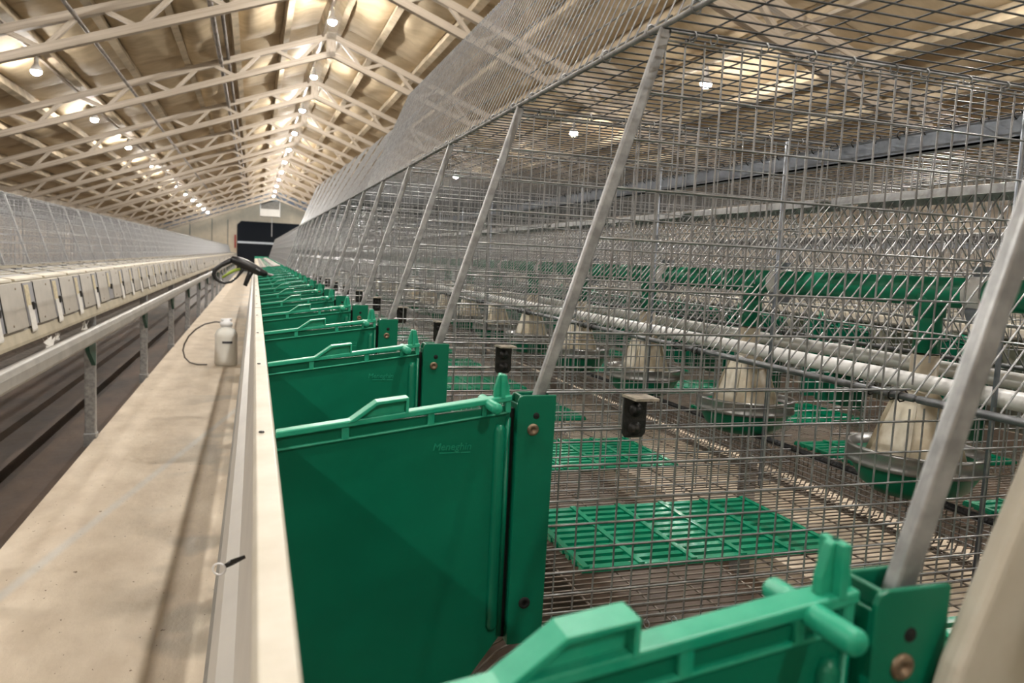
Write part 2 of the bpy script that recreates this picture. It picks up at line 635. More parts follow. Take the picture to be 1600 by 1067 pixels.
tn = 0
for b in range(-2, 14):
    y = TRUSS_Y0 + 3 * b
    if y < 4:
        truss(y, 'beige steel lattice truss over the front of the shed', 'trusses over the camera')
    elif y < 30:
        truss(y, 'beige steel lattice truss under the foam ceiling, %s from the top of the photo' % ORD[tn])
        tn += 1
    else:
        truss(y, 'small distant beige lattice truss near the far gable', 'distant trusses')

# pipes and conduits under the roof
t = thing('water_pipe', 'weathered double pipe running along under the left roof slope', 'pipe', (-0.44, 0, 3.50))
MB().tube([(0, YBACK, 0), (0, 40, 0)], 0.028, 8).build('pipe', M['dark_pipe'], t, True)
MB().tube([(0.09, YBACK, 0.06), (0.09, 40, 0.06)], 0.02, 8).build('conduit', M['dark_pipe'], t, True)
t = thing('thin_pipe', 'thin dark pipe between double pipe and left lamp line', 'pipe', (-1.5, 0, 3.08))
MB().tube([(0, YBACK, 0), (0, 40, 0)], 0.02, 6).build('pipe', M['dark_pipe'], t, True)

# ------------------------------------------------------------------ bulbs
bulb_mb = MB().lathe([(0.001, -0.075), (0.022, -0.073), (0.042, -0.058), (0.0505, -0.034)], n=12)
bulb_me = bulb_mb.mesh('bulb', M['bulb'], True)
side_me = bulb_mb.mesh('bulb', M['side_bulb'], True)
sock_me = MB().lathe([(0.0, 0.10), (0.02, 0.095), (0.022, 0.05), (0.024, 0.03), (0.044, 0.002), (0.053, -0.022), (0.0525, -0.034), (0.048, -0.035), (0.0, -0.030)],
                     n=12).mesh('socket_shield', M['white'], True)  # socket flared into an added shield, keeps bulb light off the ceiling


def lamp(loc, label, group, drop, me0):
    t = thing('hanging_bulb', label, 'lamp', loc, group)
    for nm, me in (('bulb', me0), ('socket_shield', sock_me)):
        o = bpy.data.objects.new(nm, me)
        COL.objects.link(o)
        o.parent = t
    unit_bar('cord', (0, 0, 0.09), (0, 0, drop), 0.012, 0.012, M['white'], t)


LINES = [('ridge', 0.82, 3.85, 0.5), ('left', -2.11, 2.86, 0.14), ('right', 3.76, 2.82, 0.14)]
for nm, x, z, yo in LINES:
    drop = 0.14 if nm == 'ridge' else 0.115
    me0 = bulb_me if nm == 'ridge' else side_me
    t = thing('lamp_conduit', 'white conduit carrying the %s line of bulbs' % nm, 'conduit', (x, 0, z + drop + 0.012))
    MB().box(-0.014, 0.014, YBACK, 40.5, -0.012, 0.012).build('conduit', M['truss'], t)
    seen = 0
    for k in range(-1, 14):
        y = 3 * k + yo
        first = {'ridge': 8, 'left': 8, 'right': 5}[nm]
        if y < first:
            lamp((x, y, z), 'lit bulb of the %s line above the camera, out of the picture' % nm, nm + ' bulbs above the camera', drop, me0)
        elif y < first + 16:
            lamp((x, y, z), 'lit bulb in the %s line of roof lamps, %s nearest of those in view' % (nm, ORD[seen]), nm + ' line of bulbs', drop, me0)
            seen += 1
        else:
            lamp((x, y, z), 'tiny distant lit bulb at the far end of the %s lamp line' % nm, 'distant %s bulbs' % nm, drop, me0)

# ------------------------------------------------------------------ parts of a cage (modelled on the near side of the middle row)
WR = 0.00125
ZL = [0.748, 0.762, 0.782, 0.806, 0.832, 0.858, 0.884, 0.922, 0.960, 1.000, 1.062, 1.108, 1.160, 1.212, 1.262, 1.310]
AX0, AZ0, AX1, AZ1 = 0.759, 0.990, 0.990, 1.262     # the leaning mesh in front of the feeders


def post_x(z):
    return 0.280 + (z - 1.004) * 0.3125


def left_x(z):
    return 0.292 if z < 1.0 else post_x(z) + 0.006


def right_x(z):
    if z < 0.975:
        return 0.965
    if z < AZ1:
        return AX0 + (max(z, AZ0) - AZ0) * (AX1 - AX0) / (AZ1 - AZ0) - 0.006
    return 1.005


def partition(label):
    org = (0.29, 0, ZF)
    t = thing('cage_partition', label, 'partition', (0.29, yn(1), ZF))
    mb = MB()
    yv, yh = 0.0125, 0.0105
    x = 0.305
    while x < 1.0:
        top = ZR - 0.004
        zl = ZF + 0.004
        # x left of the post: the wire stops at the post
        if x < 0.393:
            top = min(top, 1.004 + (x - 0.286) / 0.3125)
        if x <= 0.965:
            if x > AX0:
                zc = AZ0 + (x - AX0) * (AZ1 - AZ0) / (AX1 - AX0)
                mb.wire((x, yv, zl), (x, yv, 0.975), WR)
                if zc + 0.008 < top:
                    mb.wire((x, yv, zc + 0.008), (x, yv, top), WR)
            else:
                mb.wire((x, yv, zl), (x, yv, top), WR)
        else:
            mb.wire((x, yv, 1.245), (x, yv, top), WR)
        x += 0.023
    for z in ZL + [ZR - 0.008]:
        rx = right_x(z)
        mb.wire((left_x(z), yh, z), (rx, yh, z), WR * 1.05)
        if AZ0 < z < 1.25 and rx < 0.95:
            pass
    mb.build('wire_mesh', M['wire'], t, True, org, kind='stuff')
    MB().wire((0.40, 0.009, ZR + 0.001), (1.005, 0.009, ZR + 0.001), 0.0018, 5).build('top_wire', M['wire'], t, True, org)
    # front post
    pb = MB()
    a, b = Vector((0.262, 0.014, 0.945)), Vector((0.3975, 0.014, 1.378))
    pb.bar(a, b, 0.0125, 0.008, (0, 1, 0))
    pb.build('post', M['steel'], t, False, org, bevel=0.002)
    MB().tube([(0.906, 0.016, ZF + 0.002), (0.906, 0.016, ZR - 0.002)], 0.0036, 6).build('rod', M['blue_steel'], t, True, org)
    # channel bracket that takes the nest divider
    bp = [(0.2515, 0.738), (0.2895, 0.738), (0.2925, 0.999), (0.2575, 0.999), (0.2535, 0.9975), (0.2515, 0.993)]
    br = MB().prism(bp, 'y', 0.0, 0.003)
    br.prism(bp, 'y', 0.022, 0.025)
    br.box(0.2517, 0.2545, 0.0025, 0.0225, 0.738, 0.990)
    br.box(0.2545, 0.2575, 0.0025, 0.0225, 0.985, 0.9985)
    brk = br.build('bracket', M['green'], t, False, org, bevel=0.0008)
    MB().box(0.24665, 0.2516, 0.0115, 0.020, 0.742, 0.984).build('gap_shade', M['hole'], brk, False, org)  # solid near-black strip painting the shade in the gap beside the plate
    for z in (0.964, 0.782):
        MB().lathe([(0.0062, 0), (0.0062, 0.0012), (0.0048, 0.0022), (0.0026, 0.0022), (0.0022, 0.0006), (0.0, 0.0006)], n=14) \
            .build('screw', M['screw'] if z > 0.9 else M['hole'], brk, True, loc=(0.2685 - 0.29, 0.0003, z - ZF)).rotation_euler = (R(90), 0, 0)
    MB().lathe([(0.0035, 0), (0.003, 0.0006), (0.0, 0.0006)], n=10).build('drill_hole', M['hole'], brk, True, loc=(0.2715 - 0.29, 0, 0.978 - ZF)).rotation_euler = (R(90), 0, 0)
    # blackened latch plate with a bent lip and two bolts
    lp = MB().prism([(0.371, 0.957), (0.374, 0.952), (0.394, 0.952), (0.398, 0.957), (0.398, 0.996), (0.371, 0.996)], 'y', 0.003, 0.0065)
    lat = lp.build('latch_plate', M['dark_steel'], t, False, org, bevel=0.001)
    MB().prism([(0.371, -0.022), (0.398, -0.022), (0.3985, 0.009), (0.3705, 0.009)], 'z', 0.9955, 0.998).build('lip', M['rust_lip'], lat, False, (0, 0, 0), loc=(-0.29, 0, -ZF))
    for z in (0.982, 0.962):
        b = MB().lathe([(0.0078, 0), (0.0078, 0.001), (0.0045, 0.0014), (0.0045, 0.0045), (0.003, 0.0058), (0.0, 0.006)], n=12)
        b.build('bolt', M['dark_steel'], lat, True, loc=(0.3845 - 0.29, 0.0032, z - ZF)).rotation_euler = (R(90), 0, 0)
    hr = MB()
    for x in (0.427, 0.452, 0.515, 0.577, 0.63, 0.69, 0.735, 0.80, 0.86, 0.93):
        hr.ring((x, 0.010, ZR - 0.001), (1, 0.25, 0), 0.0052, 0.0011, 8, 4)
    for x in (0.33, 0.36, 0.42, 0.455, 0.53, 0.56, 0.64, 0.70, 0.74):
        hr.ring((x, 0.012, ZF + 0.003), (1, 0.25, 0), 0.0048, 0.001, 8, 4)
    hr.build('hog_rings', M['steel'], t, True, org, kind='stuff')
    return t


def divider(label):
    org = (0.13, 0, 0.62)
    t = thing('nest_divider', label, 'divider', (0.13, yn(1), 0.62))
    plate = [(0.0205, 0.60), (0.19, 0.665), (0.213, 0.70), (0.2465, 0.745), (0.2465, 0.988), (0.0205, 0.962)]
    MB().prism(plate, 'y', 0.009, 0.0135).build('plate', M['green'], t, False, org, bevel=0.0006)

    def line(x, dz=0.0):
        return 0.9605 + (x - 0.0205) * 0.1422 + dz
    rail = MB()
    rail.prism([(0.0205, line(0.0205)), (0.2465, line(0.2465)), (0.2465, line(0.2465, 0.006)), (0.0205, line(0.0205, 0.006))], 'y', 0.004, 0.0185)
    rail.prism([(0.0205, line(0.0205, -0.013)), (0.2435, line(0.2435, -0.013)), (0.2435, line(0.2435, -0.0105)), (0.0205, line(0.0205, -0.0105))], 'y', 0.006, 0.0165)
    for a, b in ((0.0795, 0.0868), (0.1615, 0.1685), (0.2165, 0.2215), (0.2405, 0.2465)):
        rail.prism([(a, line(a, -0.0125)), (b, line(b, -0.0125)), (b, line(b, 0.002)), (a, line(a, 0.002))], 'y', 0.006, 0.0165)
    rail.build('top_rail', M['green_worn'], t, False, org, bevel=0.0012)
    hd = MB()
    hz = lambda x, z: (x, z)
    outer = [(0.084, line(0.084, 0.004)), (0.092, line(0.092, 0.004)), (0.1125, 0.9905), (0.1395, 0.9945), (0.1395, line(0.1395, 0.004)),
             (0.142, line(0.142, 0.004)), (0.142, 0.9975), (0.1115, 0.9935)]
    hd.prism(outer, 'y', 0.003, 0.0195)
    hd.prism([(0.092, line(0.092, 0.004)), (0.1395, line(0.1395, 0.004)), (0.1395, 0.9945), (0.1125, 0.9905)], 'y', 0.0095, 0.0125)
    hd.build('handle', M['green_worn'], t, False, org, bevel=0.0006)
    pn = MB().tube([(0.2235, -0.021, 0.9895), (0.2235, -0.0195, 0.9895), (0.2235, 0.032, 0.9895), (0.2235, 0.0335, 0.9895)], [0.0046, 0.0056, 0.0056, 0.0046], 12)
    pn.build('pin', M['green_worn'], t, True, org)
    pg = MB()
    zb = line(0.237, 0.004)
    pg.prism([(0.2290, zb), (0.2455, zb), (0.2455, zb + 0.004), (0.2415, zb + 0.0225), (0.2395, zb + 0.024), (0.2350, zb + 0.024), (0.2330, zb + 0.0225), (0.2290, zb + 0.008)], 'y', 0.0085, 0.0140)
    pg.prism([(0.2350, zb), (0.2392, zb), (0.2392, zb + 0.024), (0.2350, zb + 0.024)], 'y', 0.0035, 0.019)
    pg.build('peg', M['green_worn'], t, False, org, bevel=0.0006)
    rib = MB()
    rib.tube([(0.2365, 0.0095, 0.752), (0.2365, 0.0095, 0.757), (0.2365, 0.0095, 0.962), (0.2365, 0.0095, 0.968)], [0.004, 0.0062, 0.0062, 0.004], 10)
    rib.box(0.2425, 0.2468, 0.007, 0.0155, 0.745, 0.975)
    rib.build('edge_rib', M['green'], t, True, org)
    # raised lettering with its underline
    cu = bpy.data.curves.new('lettering', 'FONT')
    cu.body = 'Meneghin'
    cu.size = 0.0098
    cu.shear = 0.2
    cu.extrude = 0.0006
    cu.align_x = 'CENTER'
    tmp = bpy.data.objects.new('lettering_curve', cu)
    COL.objects.link(tmp)
    dg = bpy.context.evaluated_depsgraph_get()
    dg.update()
    me = bpy.data.meshes.new_from_object(tmp.evaluated_get(dg))
    bpy.data.objects.remove(tmp)
    xs = [v.co.x for v in me.vertices]
    k = 0.0385 / max(1e-6, max(xs) - min(xs))
    me.transform(Matrix.Scale(k, 4))
    me.transform(Matrix.Rotation(R(90), 4, 'X'))
    me.materials.clear()
    me.materials.append(M['lettering'])
    o = bpy.data.objects.new('lettering', me)
    COL.objects.link(o)
    o.parent = t
    o.location = (0.1875 - 0.13, 0.0088, 0.9435 - 0.62)
    o['kind'] = 'stuff'
    u = MB()
    for a, b in ((-0.0125, 0.003), (0.0038, 0.008), (0.0092, 0.019)):
        u.box(a, b, -0.0004, 0.0002, -0.0032, -0.0024)
    uu = u.build('underline', M['green_worn'], o)
    uu['kind'] = 'stuff'
    return t


def lid(label):
    """hinged mesh lid, origin on its hinge, hanging straight down"""
    t = thing('cage_lid', label, 'lid', (XR, yn(1), ZR + 0.006))
    mb = MB()
    for i in range(20):
        y = 0.012 + i * 0.0229
        mb.wire((0, y, 0.0), (0, y, -0.405), 0.0011)
    for z in (-0.006, -0.012, -0.065, -0.13, -0.195, -0.205, -0.27, -0.335, -0.392, -0.402):
        mb.wire((-0.0022, 0.008, z), (-0.0022, DY - 0.012, z), 0.0012)
    mb.build('wire_mesh', M['wire'], t, True, kind='stuff')
    hr = MB()
    for y in (0.04, 0.15, 0.28, 0.41):
        hr.ring((0, y, -0.002), (0.2, 1, 0), 0.0065, 0.0014, 8, 4)
    hr.build('hinge_rings', M['steel'], t, True, kind='stuff')
    return t


def open_angle(deg):
    c, s = math.cos(R(deg)), math.sin(R(deg))
    return math.atan2(-c, -s)


CLOSED = R(17.2)


def mat_floor(label):
    """green slatted resting mat"""
    x0, x1, y0, y1, z = 0.405, 0.815, 0.158, 0.395, ZF + 0.006
    t = thing('resting_mat', label, 'mat', ((x0 + x1) / 2, yn(1), z))
    cx = (x0 + x1) / 2
    for i in range(6):
        x = x0 + 0.006 + i * (x1 - x0 - 0.012) / 5 - cx
        unit_bar('cross_bar', (x, y0, 0.0025), (x, y1, 0.0025), 0.0085, 0.006, M['green_mat'], t)
    for i in range(11):
        y = y0 + 0.006 + i * (y1 - y0 - 0.012) / 10
        unit_bar('slat', (x0 - cx, y, 0), (x1 - cx, y, 0), 0.0125 if i in (0, 10) else 0.0115, 0.006, M['green_mat'], t)
    return t


def pan(label):
    z0 = 0.795
    t = thing('feed_pan', label, 'feeder', (XC, yn(1) + DY / 2, z0))
    MB().lathe([(0.0, 0.0), (0.062, 0.0), (0.080, 0.014), (0.094, 0.040), (0.1, 0.052), (0.1, 0.056), (0.096, 0.056), (0.090, 0.042), (0.075, 0.018), (0.0, 0.016)], n=36) \
        .build('bowl', M['green_tube'], t, True)
    MB().lathe([(0.0995, 0.044), (0.1035, 0.045), (0.1035, 0.050), (0.1022, 0.052), (0.1022, 0.066), (0.1035, 0.068), (0.1035, 0.073), (0.098, 0.073), (0.098, 0.050)], n=36) \
        .build('rim_band', M['band'], t, True)
    cone = MB().lathe([(0.074, 0.034), (0.070, 0.046), (0.036, 0.148), (0.024, 0.162), (0.021, 0.163), (0.021, 0.222), (0.019, 0.222)], n=24).build('cone', M['neck'], t, True)
    fin = MB()
    for k in range(4):
        a = R(35 + 90 * k)
        c, s = math.cos(a), math.sin(a)
        fin.bar((c * 0.073, s * 0.073, 0.045), (c * 0.037, s * 0.037, 0.15), 0.004, 0.010, (0, 0, 1))
    fin.build('fin', M['neck'], cone, kind='stuff')
    return t


def guard(label):
    """leaning mesh in front of the feed line, one per cage, on the near side"""
    org = (AX0, 0, AZ0)
    t = thing('feeder_guard', label, 'guard', (AX0, yn(1), AZ0))
    mb = MB()
    for i in range(19):
        y = 0.006 + i * 0.0245
        mb.wire((AX0, y, AZ0), (AX1, y, AZ1), 0.0013)
    for k in (0.28, 0.57, 0.84):
        p = (AX0 + (AX1 - AX0) * k - 0.0015, AZ0 + (AZ1 - AZ0) * k)
        mb.wire((p[0], 0.002, p[1]), (p[0], DY - 0.004, p[1]), 0.0013)
    mb.build('wire_mesh', M['wire'], t, True, org, kind='stuff')
    MB().tube([(AX0, 0.002, AZ0), (AX0, DY - 0.004, AZ0)], 0.0048, 8).build('edge_rod', M['edge_rod'], t, True, org)
    c = MB()
    c.prism([(0.968, 1.258), (0.972, 1.271), (1.002, 1.276), (1.004, 1.273), (0.975, 1.268), (0.971, 1.257)], 'y', 0.012, DY - 0.035)
    c.build('cap', M['steel'], t, False, org)
    hr = MB()
    for y in (0.02, 0.035, 0.07, 0.1):
        hr.ring((AX0, y, AZ0), (0, 1, 0.2), 0.0075, 0.0012, 8, 4)
    hr.build('hog_rings', M['dark_steel'], t, True, org, kind='stuff')
    return t


def cover(label):
    org = (0.13, 0, 0.98)
    t = thing('nest_cover', label, 'cover', (0.13, yn(1), 0.98))
    MB().prism([(0.045, 0.9725), (0.238, 1.0015), (0.238, 1.0065), (0.045, 0.9785)], 'y', 0.036, DY - 0.024).build('sheet', M['cover'], t, False, org)
    MB().prism([(0.002, 0.9655), (0.050, 0.970), (0.050, 0.981), (0.006, 0.976)], 'y', 0.022, DY - 0.022).build('front_edge', M['edge'], t, False, org, bevel=0.002)
    MB().box(0.15, 0.17, 0.20, 0.30, 0.988, 0.999).build('finger_slot', M['black'], t, False, org)
    rb = MB()
    for x in (0.085, 0.12, 0.185, 0.21):
        z = 0.9785 + (x - 0.045) * 0.145
        rb.box(x, x + 0.006, 0.04, DY - 0.03, z - 0.003, z + 0.004)
    rb.build('ridges', M['edge'], t, False, org, kind='stuff')
    return t


def holder(label):
    """card holder on the outside of the nest board (face towards -x); the rows that show it turn it half round"""
    org = (-0.03, 0, 0.80)
    t = thing('card_holder', label, 'card holder', (-0.03, yn(1), 0.80))
    MB().prism([(-0.0008, 0.957), (-0.006, 0.957), (-0.031, 0.790), (-0.031, 0.787), (-0.0145, 0.787)], 'y', 0.238, 0.376).build('back_plate', M['holder'], t, False, org)
    MB().prism([(-0.0008, 0.957), (-0.003, 0.957), (-0.019, 0.790), (-0.0145, 0.787)], 'y', 0.3765, 0.394).build('side_gap', M['hole'], t, False, org)
    MB().prism([(-0.0008, 0.957), (-0.008, 0.957), (-0.033, 0.790), (-0.0145, 0.787)], 'y', 0.2295, 0.2375).build('edge_strip', M['hole'], t, False, org)
    MB().prism([(-0.0065, 0.950), (-0.009, 0.950), (-0.0225, 0.862), (-0.0198, 0.862)], 'y', 0.306, 0.366).build('card', M['card'], t, False, org)
    MB().prism([(-0.0195, 0.868), (-0.0225, 0.868), (-0.0385, 0.770), (-0.0375, 0.762)], 'y', 0.286, 0.362).build('paper_slip', M['paper'], t, False, org)
    MB().box(-0.032, -0.020, 0.284, 0.306, 0.848, 0.880).build('clip', M['black'], t, False, org, bevel=0.003)
    return t


# ------------------------------------------------------------------ build the rows
FAR = 'in the far part of the middle row'
P0 = partition('x')
D0 = divider('x')
L0 = lid('x')
MT0 = mat_floor('x')
PN0 = pan('x')
G0 = guard('x')
C0 = cover('x')
H0 = holder('x')
NUMBERED = 15


def place(proto, n, label, group=None, dx=0.0, flip=False, keep=None):
    """put a copy of the proto at cage n; flip turns it to the far side of the row"""
    l = proto.location
    y = l.y - yn(1) + yn(n)
    if n == 0 and proto in (P0, D0) and dx == 0 and not flip:
        y -= 0.0125
    if flip:
        o = dup(proto, (2 * XC - l.x + dx, 2 * (yn(n) + DY / 2) - y if proto not in (P0, D0) else y + 0.022, l.z), label, group, rz=math.pi, keep=keep)
    else:
        o = dup(proto, (l.x + dx, y, l.z), label, group, keep=keep)
    return o


def lab(n, txt, far):
    """an ordinal for the nearest ones, one shared label and group for the tiny far ones"""
    if 0 <= n < NUMBERED:
        return txt % ORD[n], None
    return far, far


for n in range(-2, NROW + 1):
    inv = n < 0
    l, g = lab(n, 'wire partition with slanted steel post on near side of middle row, %s from the camera', 'distant wire partition with slanted post in the middle row')
    if inv:
        l = g = 'wire partition beside the camera, outside the picture'
    keep = None if n < 12 else ('wire_mesh', 'post', 'bracket', 'top_wire')
    if n == 0:
        keep = ('post', 'bracket', 'rod')
        l = 'slanted steel post in a green bracket, nearest the camera at the right edge'
    place(P0, n, l, g, keep=keep)
    l, g = lab(n, 'green plastic nest divider with handle and raised lettering, %s from the camera', 'distant green nest divider near the end of the middle row')
    if n == 0:
        l = 'nearest green nest divider, blurred, cut off by the bottom edge of the photo'
    if inv:
        l = g = 'green nest divider beside the camera, outside the picture'
    if n >= 0:
        place(D0, n, l, g, keep=None if n < 12 else ('plate', 'top_rail', 'handle', 'pin', 'peg', 'edge_rib'))
    # far side of the row
    l, g = lab(n + 2, 'wire partition behind the feed line of the middle row, %s from the camera', 'distant wire partition behind the feed line of the middle row')
    place(P0, n, l, g, flip=True,
          keep=('wire_mesh', 'post', 'top_wire', 'bracket'))
    if 0 <= n < 16:
        l, g = lab(n, 'green nest divider on the far side of the middle row, %s from the camera', 'distant green nest divider on the far side of the middle row')
        place(D0, n, l, g, flip=True, keep=('plate', 'top_rail', 'handle', 'peg', 'pin'))
    if n == NROW:
        continue
    if 0 <= n < NOPEN:
        l, g = lab(n, 'open mesh lid standing up above the middle row, %s from the camera', 'open mesh lid standing up, last before the closed lids')
        o = place(L0, n, l, g)
        ang = 67 if n < 6 else 57.5 + (n - 6) * 1.15
        o.rotation_euler = (0, open_angle(ang + random.uniform(-0.25, 0.25)), 0)
    else:
        if inv:
            o = place(L0, n, 'open mesh lid above the camera, outside the picture', 'open lids above the camera')
            o.rotation_euler = (0, open_angle(67), 0)
        else:
            o = place(L0, n, 'closed mesh lid on the distant end of the middle row', 'closed lids at the far end of the middle row')
            o.rotation_euler = (0, CLOSED, 0)
            place(C0, n, 'closed cream nest cover at the distant end of the middle row', 'closed nest covers of the middle row')
    l, g = lab(n + 2, 'closed mesh lid on the far side of the middle row, %s from the camera', 'distant closed mesh lid on the far side of the middle row')
    o = place(L0, n, l, g, flip=True)
    o.rotation_euler = (0, CLOSED, math.pi)
    l, g = lab(n + 2, 'nest cover on the far side of the middle row, %s from the camera', 'distant nest cover on the far side of the middle row')
    place(C0, n, l, g, flip=True)
    if n > 22:
        continue
    l, g = lab(n + 1, 'green slatted resting mat on the near cage floor, %s from the camera', 'distant green slatted resting mat on the near cage floor')
    place(MT0, n, l, g)
    if n < 12:
        l, g = lab(n + 1, 'green slatted mat on the far cage floor behind the feed pans, %s from the camera', 'green slatted mat on the far cage floor')
        place(MT0, n, l, g, flip=True)
    l, g = lab(n + 1, 'round green feed pan with steel rim and cream cone, %s from the camera', 'distant round green feed pan with steel rim')
    place(PN0, n, l, g, keep=None if n < 12 else ('bowl', 'rim_band', 'cone'))
    l, g = lab(n + 1, 'leaning wire guard on the near side of the feed line, %s from the camera', 'distant leaning wire guard along the feed line')
    place(G0, n, l, g)
    l, g = lab(n + 1, 'leaning wire guard on the far side of the feed line, %s from the camera', 'distant leaning wire guard on the far side of the feed line')
    place(G0, n, l, g, flip=True)

# left row, lids closed, seen from the aisle
for n in range(0, 92):
    y = yn(n)
    near = n < 40
    t = place(P0, n, 'slanted post and partition under the closed lids of the left row', 'partitions of the left row', LEFT, True,
              keep=('wire_mesh', 'post') if near else ('post',))
    k = n - 7
    if 0 <= k < 16:
        l, g = 'closed mesh lid of the left row, %s from the left edge of the photo' % ORD[k], None
    else:
        l, g = 'closed mesh lid farther along the left row of cages', 'closed lids of the left row'
    o = place(L0, n, l, g, LEFT, True)
    o.rotation_euler = (0, CLOSED, math.pi)
    k = n - 8
    if 0 <= k < 15:
        l, g = 'grey nest cover of the left row, %s from the left edge of the photo' % ORD[k], None
        l2, g2 = 'grey card holder on the left nest board, %s from the left edge of the photo' % ORD[k], None
    elif k < 0:
        l = g = 'nest cover of the left row outside the picture'
        l2 = g2 = 'card holder of the left row outside the picture'
    else:
        l = g = 'distant nest cover towards the far end of the left row'
        l2 = g2 = 'distant card holder towards the far end of the left row'
    place(C0, n, l, g, LEFT, True, keep=None if k < 25 else ('sheet', 'front_edge'))
    kp = None if k < 15 else ('back_plate', 'side_gap', 'paper_slip')
    if k % 7 == 3:
        kp = ('back_plate', 'clip', 'card')
    if k not in (13, 14, 20):
        place(H0, n, l2, g2, LEFT, True, keep=kp)
# right row beyond the middle one
for n in range(-1, 50):
    place(P0, n, 'slanted post of the cage row beyond the middle row', 'posts of the right row', ROWSTEP, keep=('post', 'wire_mesh'))
    l, g = lab(n + 1, 'closed mesh lid of the row beyond the middle row, %s from the camera', 'distant closed mesh lid of the row beyond the middle row')
    o = place(L0, n, l, g, ROWSTEP)
    o.rotation_euler = (0, CLOSED, 0)
    l, g = lab(n + 1, 'nest cover of the row beyond the middle row, %s from the camera', 'distant nest cover of the row beyond the middle row')
    place(C0, n, l, g, ROWSTEP)
for p in (P0, D0, L0, MT0, PN0, G0, C0, H0):
    for ch in list(p.children):
        for gch in list(ch.children):
            bpy.data.objects.remove(gch)
        bpy.data.objects.remove(ch)
    bpy.data.objects.remove(p)


# ------------------------------------------------------------------ long pieces of a row
def row_mesh(dx, y0, y1, word, both=True):
    # roof mesh
    t = thing('roof_mesh', 'flat wire roof mesh over the %s row of cages' % word, 'mesh', (XC + dx, (y0 + y1) / 2, ZR))
    h = (y1 - y0) / 2
    w = XC - XR
    mb = MB()
    k = 0
    y = -h
    while y <= h:
        mb.wire((-w, y, 0.004), (w, y, 0.004), 0.0012)
        y += 0.0254
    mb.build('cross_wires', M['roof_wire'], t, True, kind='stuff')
    mb = MB()
    x = -w
    for i in range(26):
        mb.wire((x, -h, 0.0063), (x, h, 0.0063), 0.0013)
        x += 2 * w / 25
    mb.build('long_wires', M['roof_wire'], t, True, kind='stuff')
    for sx in (-1, 1):
        MB().tube([(sx * w, -h, 0.006), (sx * w, h, 0.006)], 0.003, 6).build('hinge_rod', M['steel'], t, True)
    t = thing('centre_bar', 'blue grey flat bar carrying the roof mesh of the %s row' % word, 'bar', (XC + dx, (y0 + y1) / 2, ZR - 0.035))
    b = MB().box(-0.002, 0.002, -h, h, 0, 0.033)
    b.box(-0.002, 0.018, -h, h, 0, 0.003)
    b.build('flat_bar', M['blue_steel'], t)
    hr = MB()
    y = -h
    while y < min(h, -h + 9):
        hr.ring((0, y, 0.034), (0.2, 1, 0), 0.007, 0.0013, 7, 4)
        y += 0.052
    hr.build('hog_rings', M['dark_steel'], t, True, kind='stuff')


def row_floor(dx, y0, y1, word):
    h = (y1 - y0) / 2
    for sd, rz in (('near', 0), ('far', math.pi)):
        t = thing('floor_mesh', 'brown soiled wire floor on the %s side of the %s row' % (sd, word), 'mesh',
                  (XC + dx, (y0 + y1) / 2, ZF), rz=rz)
        mb = MB()
        y = -h
        pts = [(-0.006, 0), (-0.72, 0), (-0.745, -0.003), (-0.765, -0.012), (-0.785, -0.03), (-0.845, -0.105), (-0.86, -0.118), (-0.88, -0.124), (-1.0, -0.124)]
        while y <= h:
            for (a, b) in zip(pts, pts[1:]):
                mb.wire((a[0], y, a[1]), (b[0], y, b[1]), 0.0012)
            y += 0.0142
        mb.build('cross_wires', M['floor_wire'], t, True, kind='stuff')
        mb = MB()
        for x in (-0.03, -0.105, -0.18, -0.255, -0.33, -0.405, -0.48, -0.555, -0.63, -0.705):
            mb.wire((x, -h, -0.0022), (x, h, -0.0022), 0.0014)
        for x, z in ((-0.80, -0.050), (-0.85, -0.112), (-0.93, -0.126)):
            mb.wire((x, -h, z), (x, h, z), 0.0014)
        mb.build('long_wires', M['floor_wire'], t, True, kind='stuff')
    # upright fine strip under the feed pans
    t = thing('centre_strip', 'low upright wire strip with black edging under the feed pans of the %s row' % word, 'strip',
              (XC + dx, (y0 + y1) / 2, ZF))
    mb = MB()
    y = -h
    while y <= min(h, -h + 12):
        mb.wire((-0.004, y, 0.058), (-0.004, y, 0.010), 0.0013)
        mb.wire((-0.004, y, 0.010), (-0.010, y, -0.0035), 0.0013)
        mb.wire((-0.010, y, -0.004), (-0.024, y, -0.008), 0.0013)
        mb.wire((-0.024, y, -0.008), (-0.036, y, 0.001), 0.0013)
        y += 0.0125
    mb.build('strip_wires', M['floor_wire'], t, True, kind='stuff')
    mb = MB()
    for z in (0.014, 0.024, 0.034, 0.044, 0.054):
        mb.wire((-0.006, -h, z), (-0.006, h, z), 0.001)
    mb.build('strip_long_wires', M['wire'], t, True, kind='stuff')
    MB().tube([(-0.004, -h, 0.060), (-0.004, h, 0.060)], 0.0055, 8).build('edging_cord', M['rubber'], t, True)
    MB().box(-0.019, -0.013, -h, h, -0.016, -0.0098).build('support_bar', M['floor_wire'], t)


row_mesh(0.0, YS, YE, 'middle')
row_floor(0.0, YS, YE, 'middle')
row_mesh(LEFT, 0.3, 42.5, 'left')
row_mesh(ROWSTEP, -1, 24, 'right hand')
row_floor(LEFT, 2.0, 20.0, 'left')

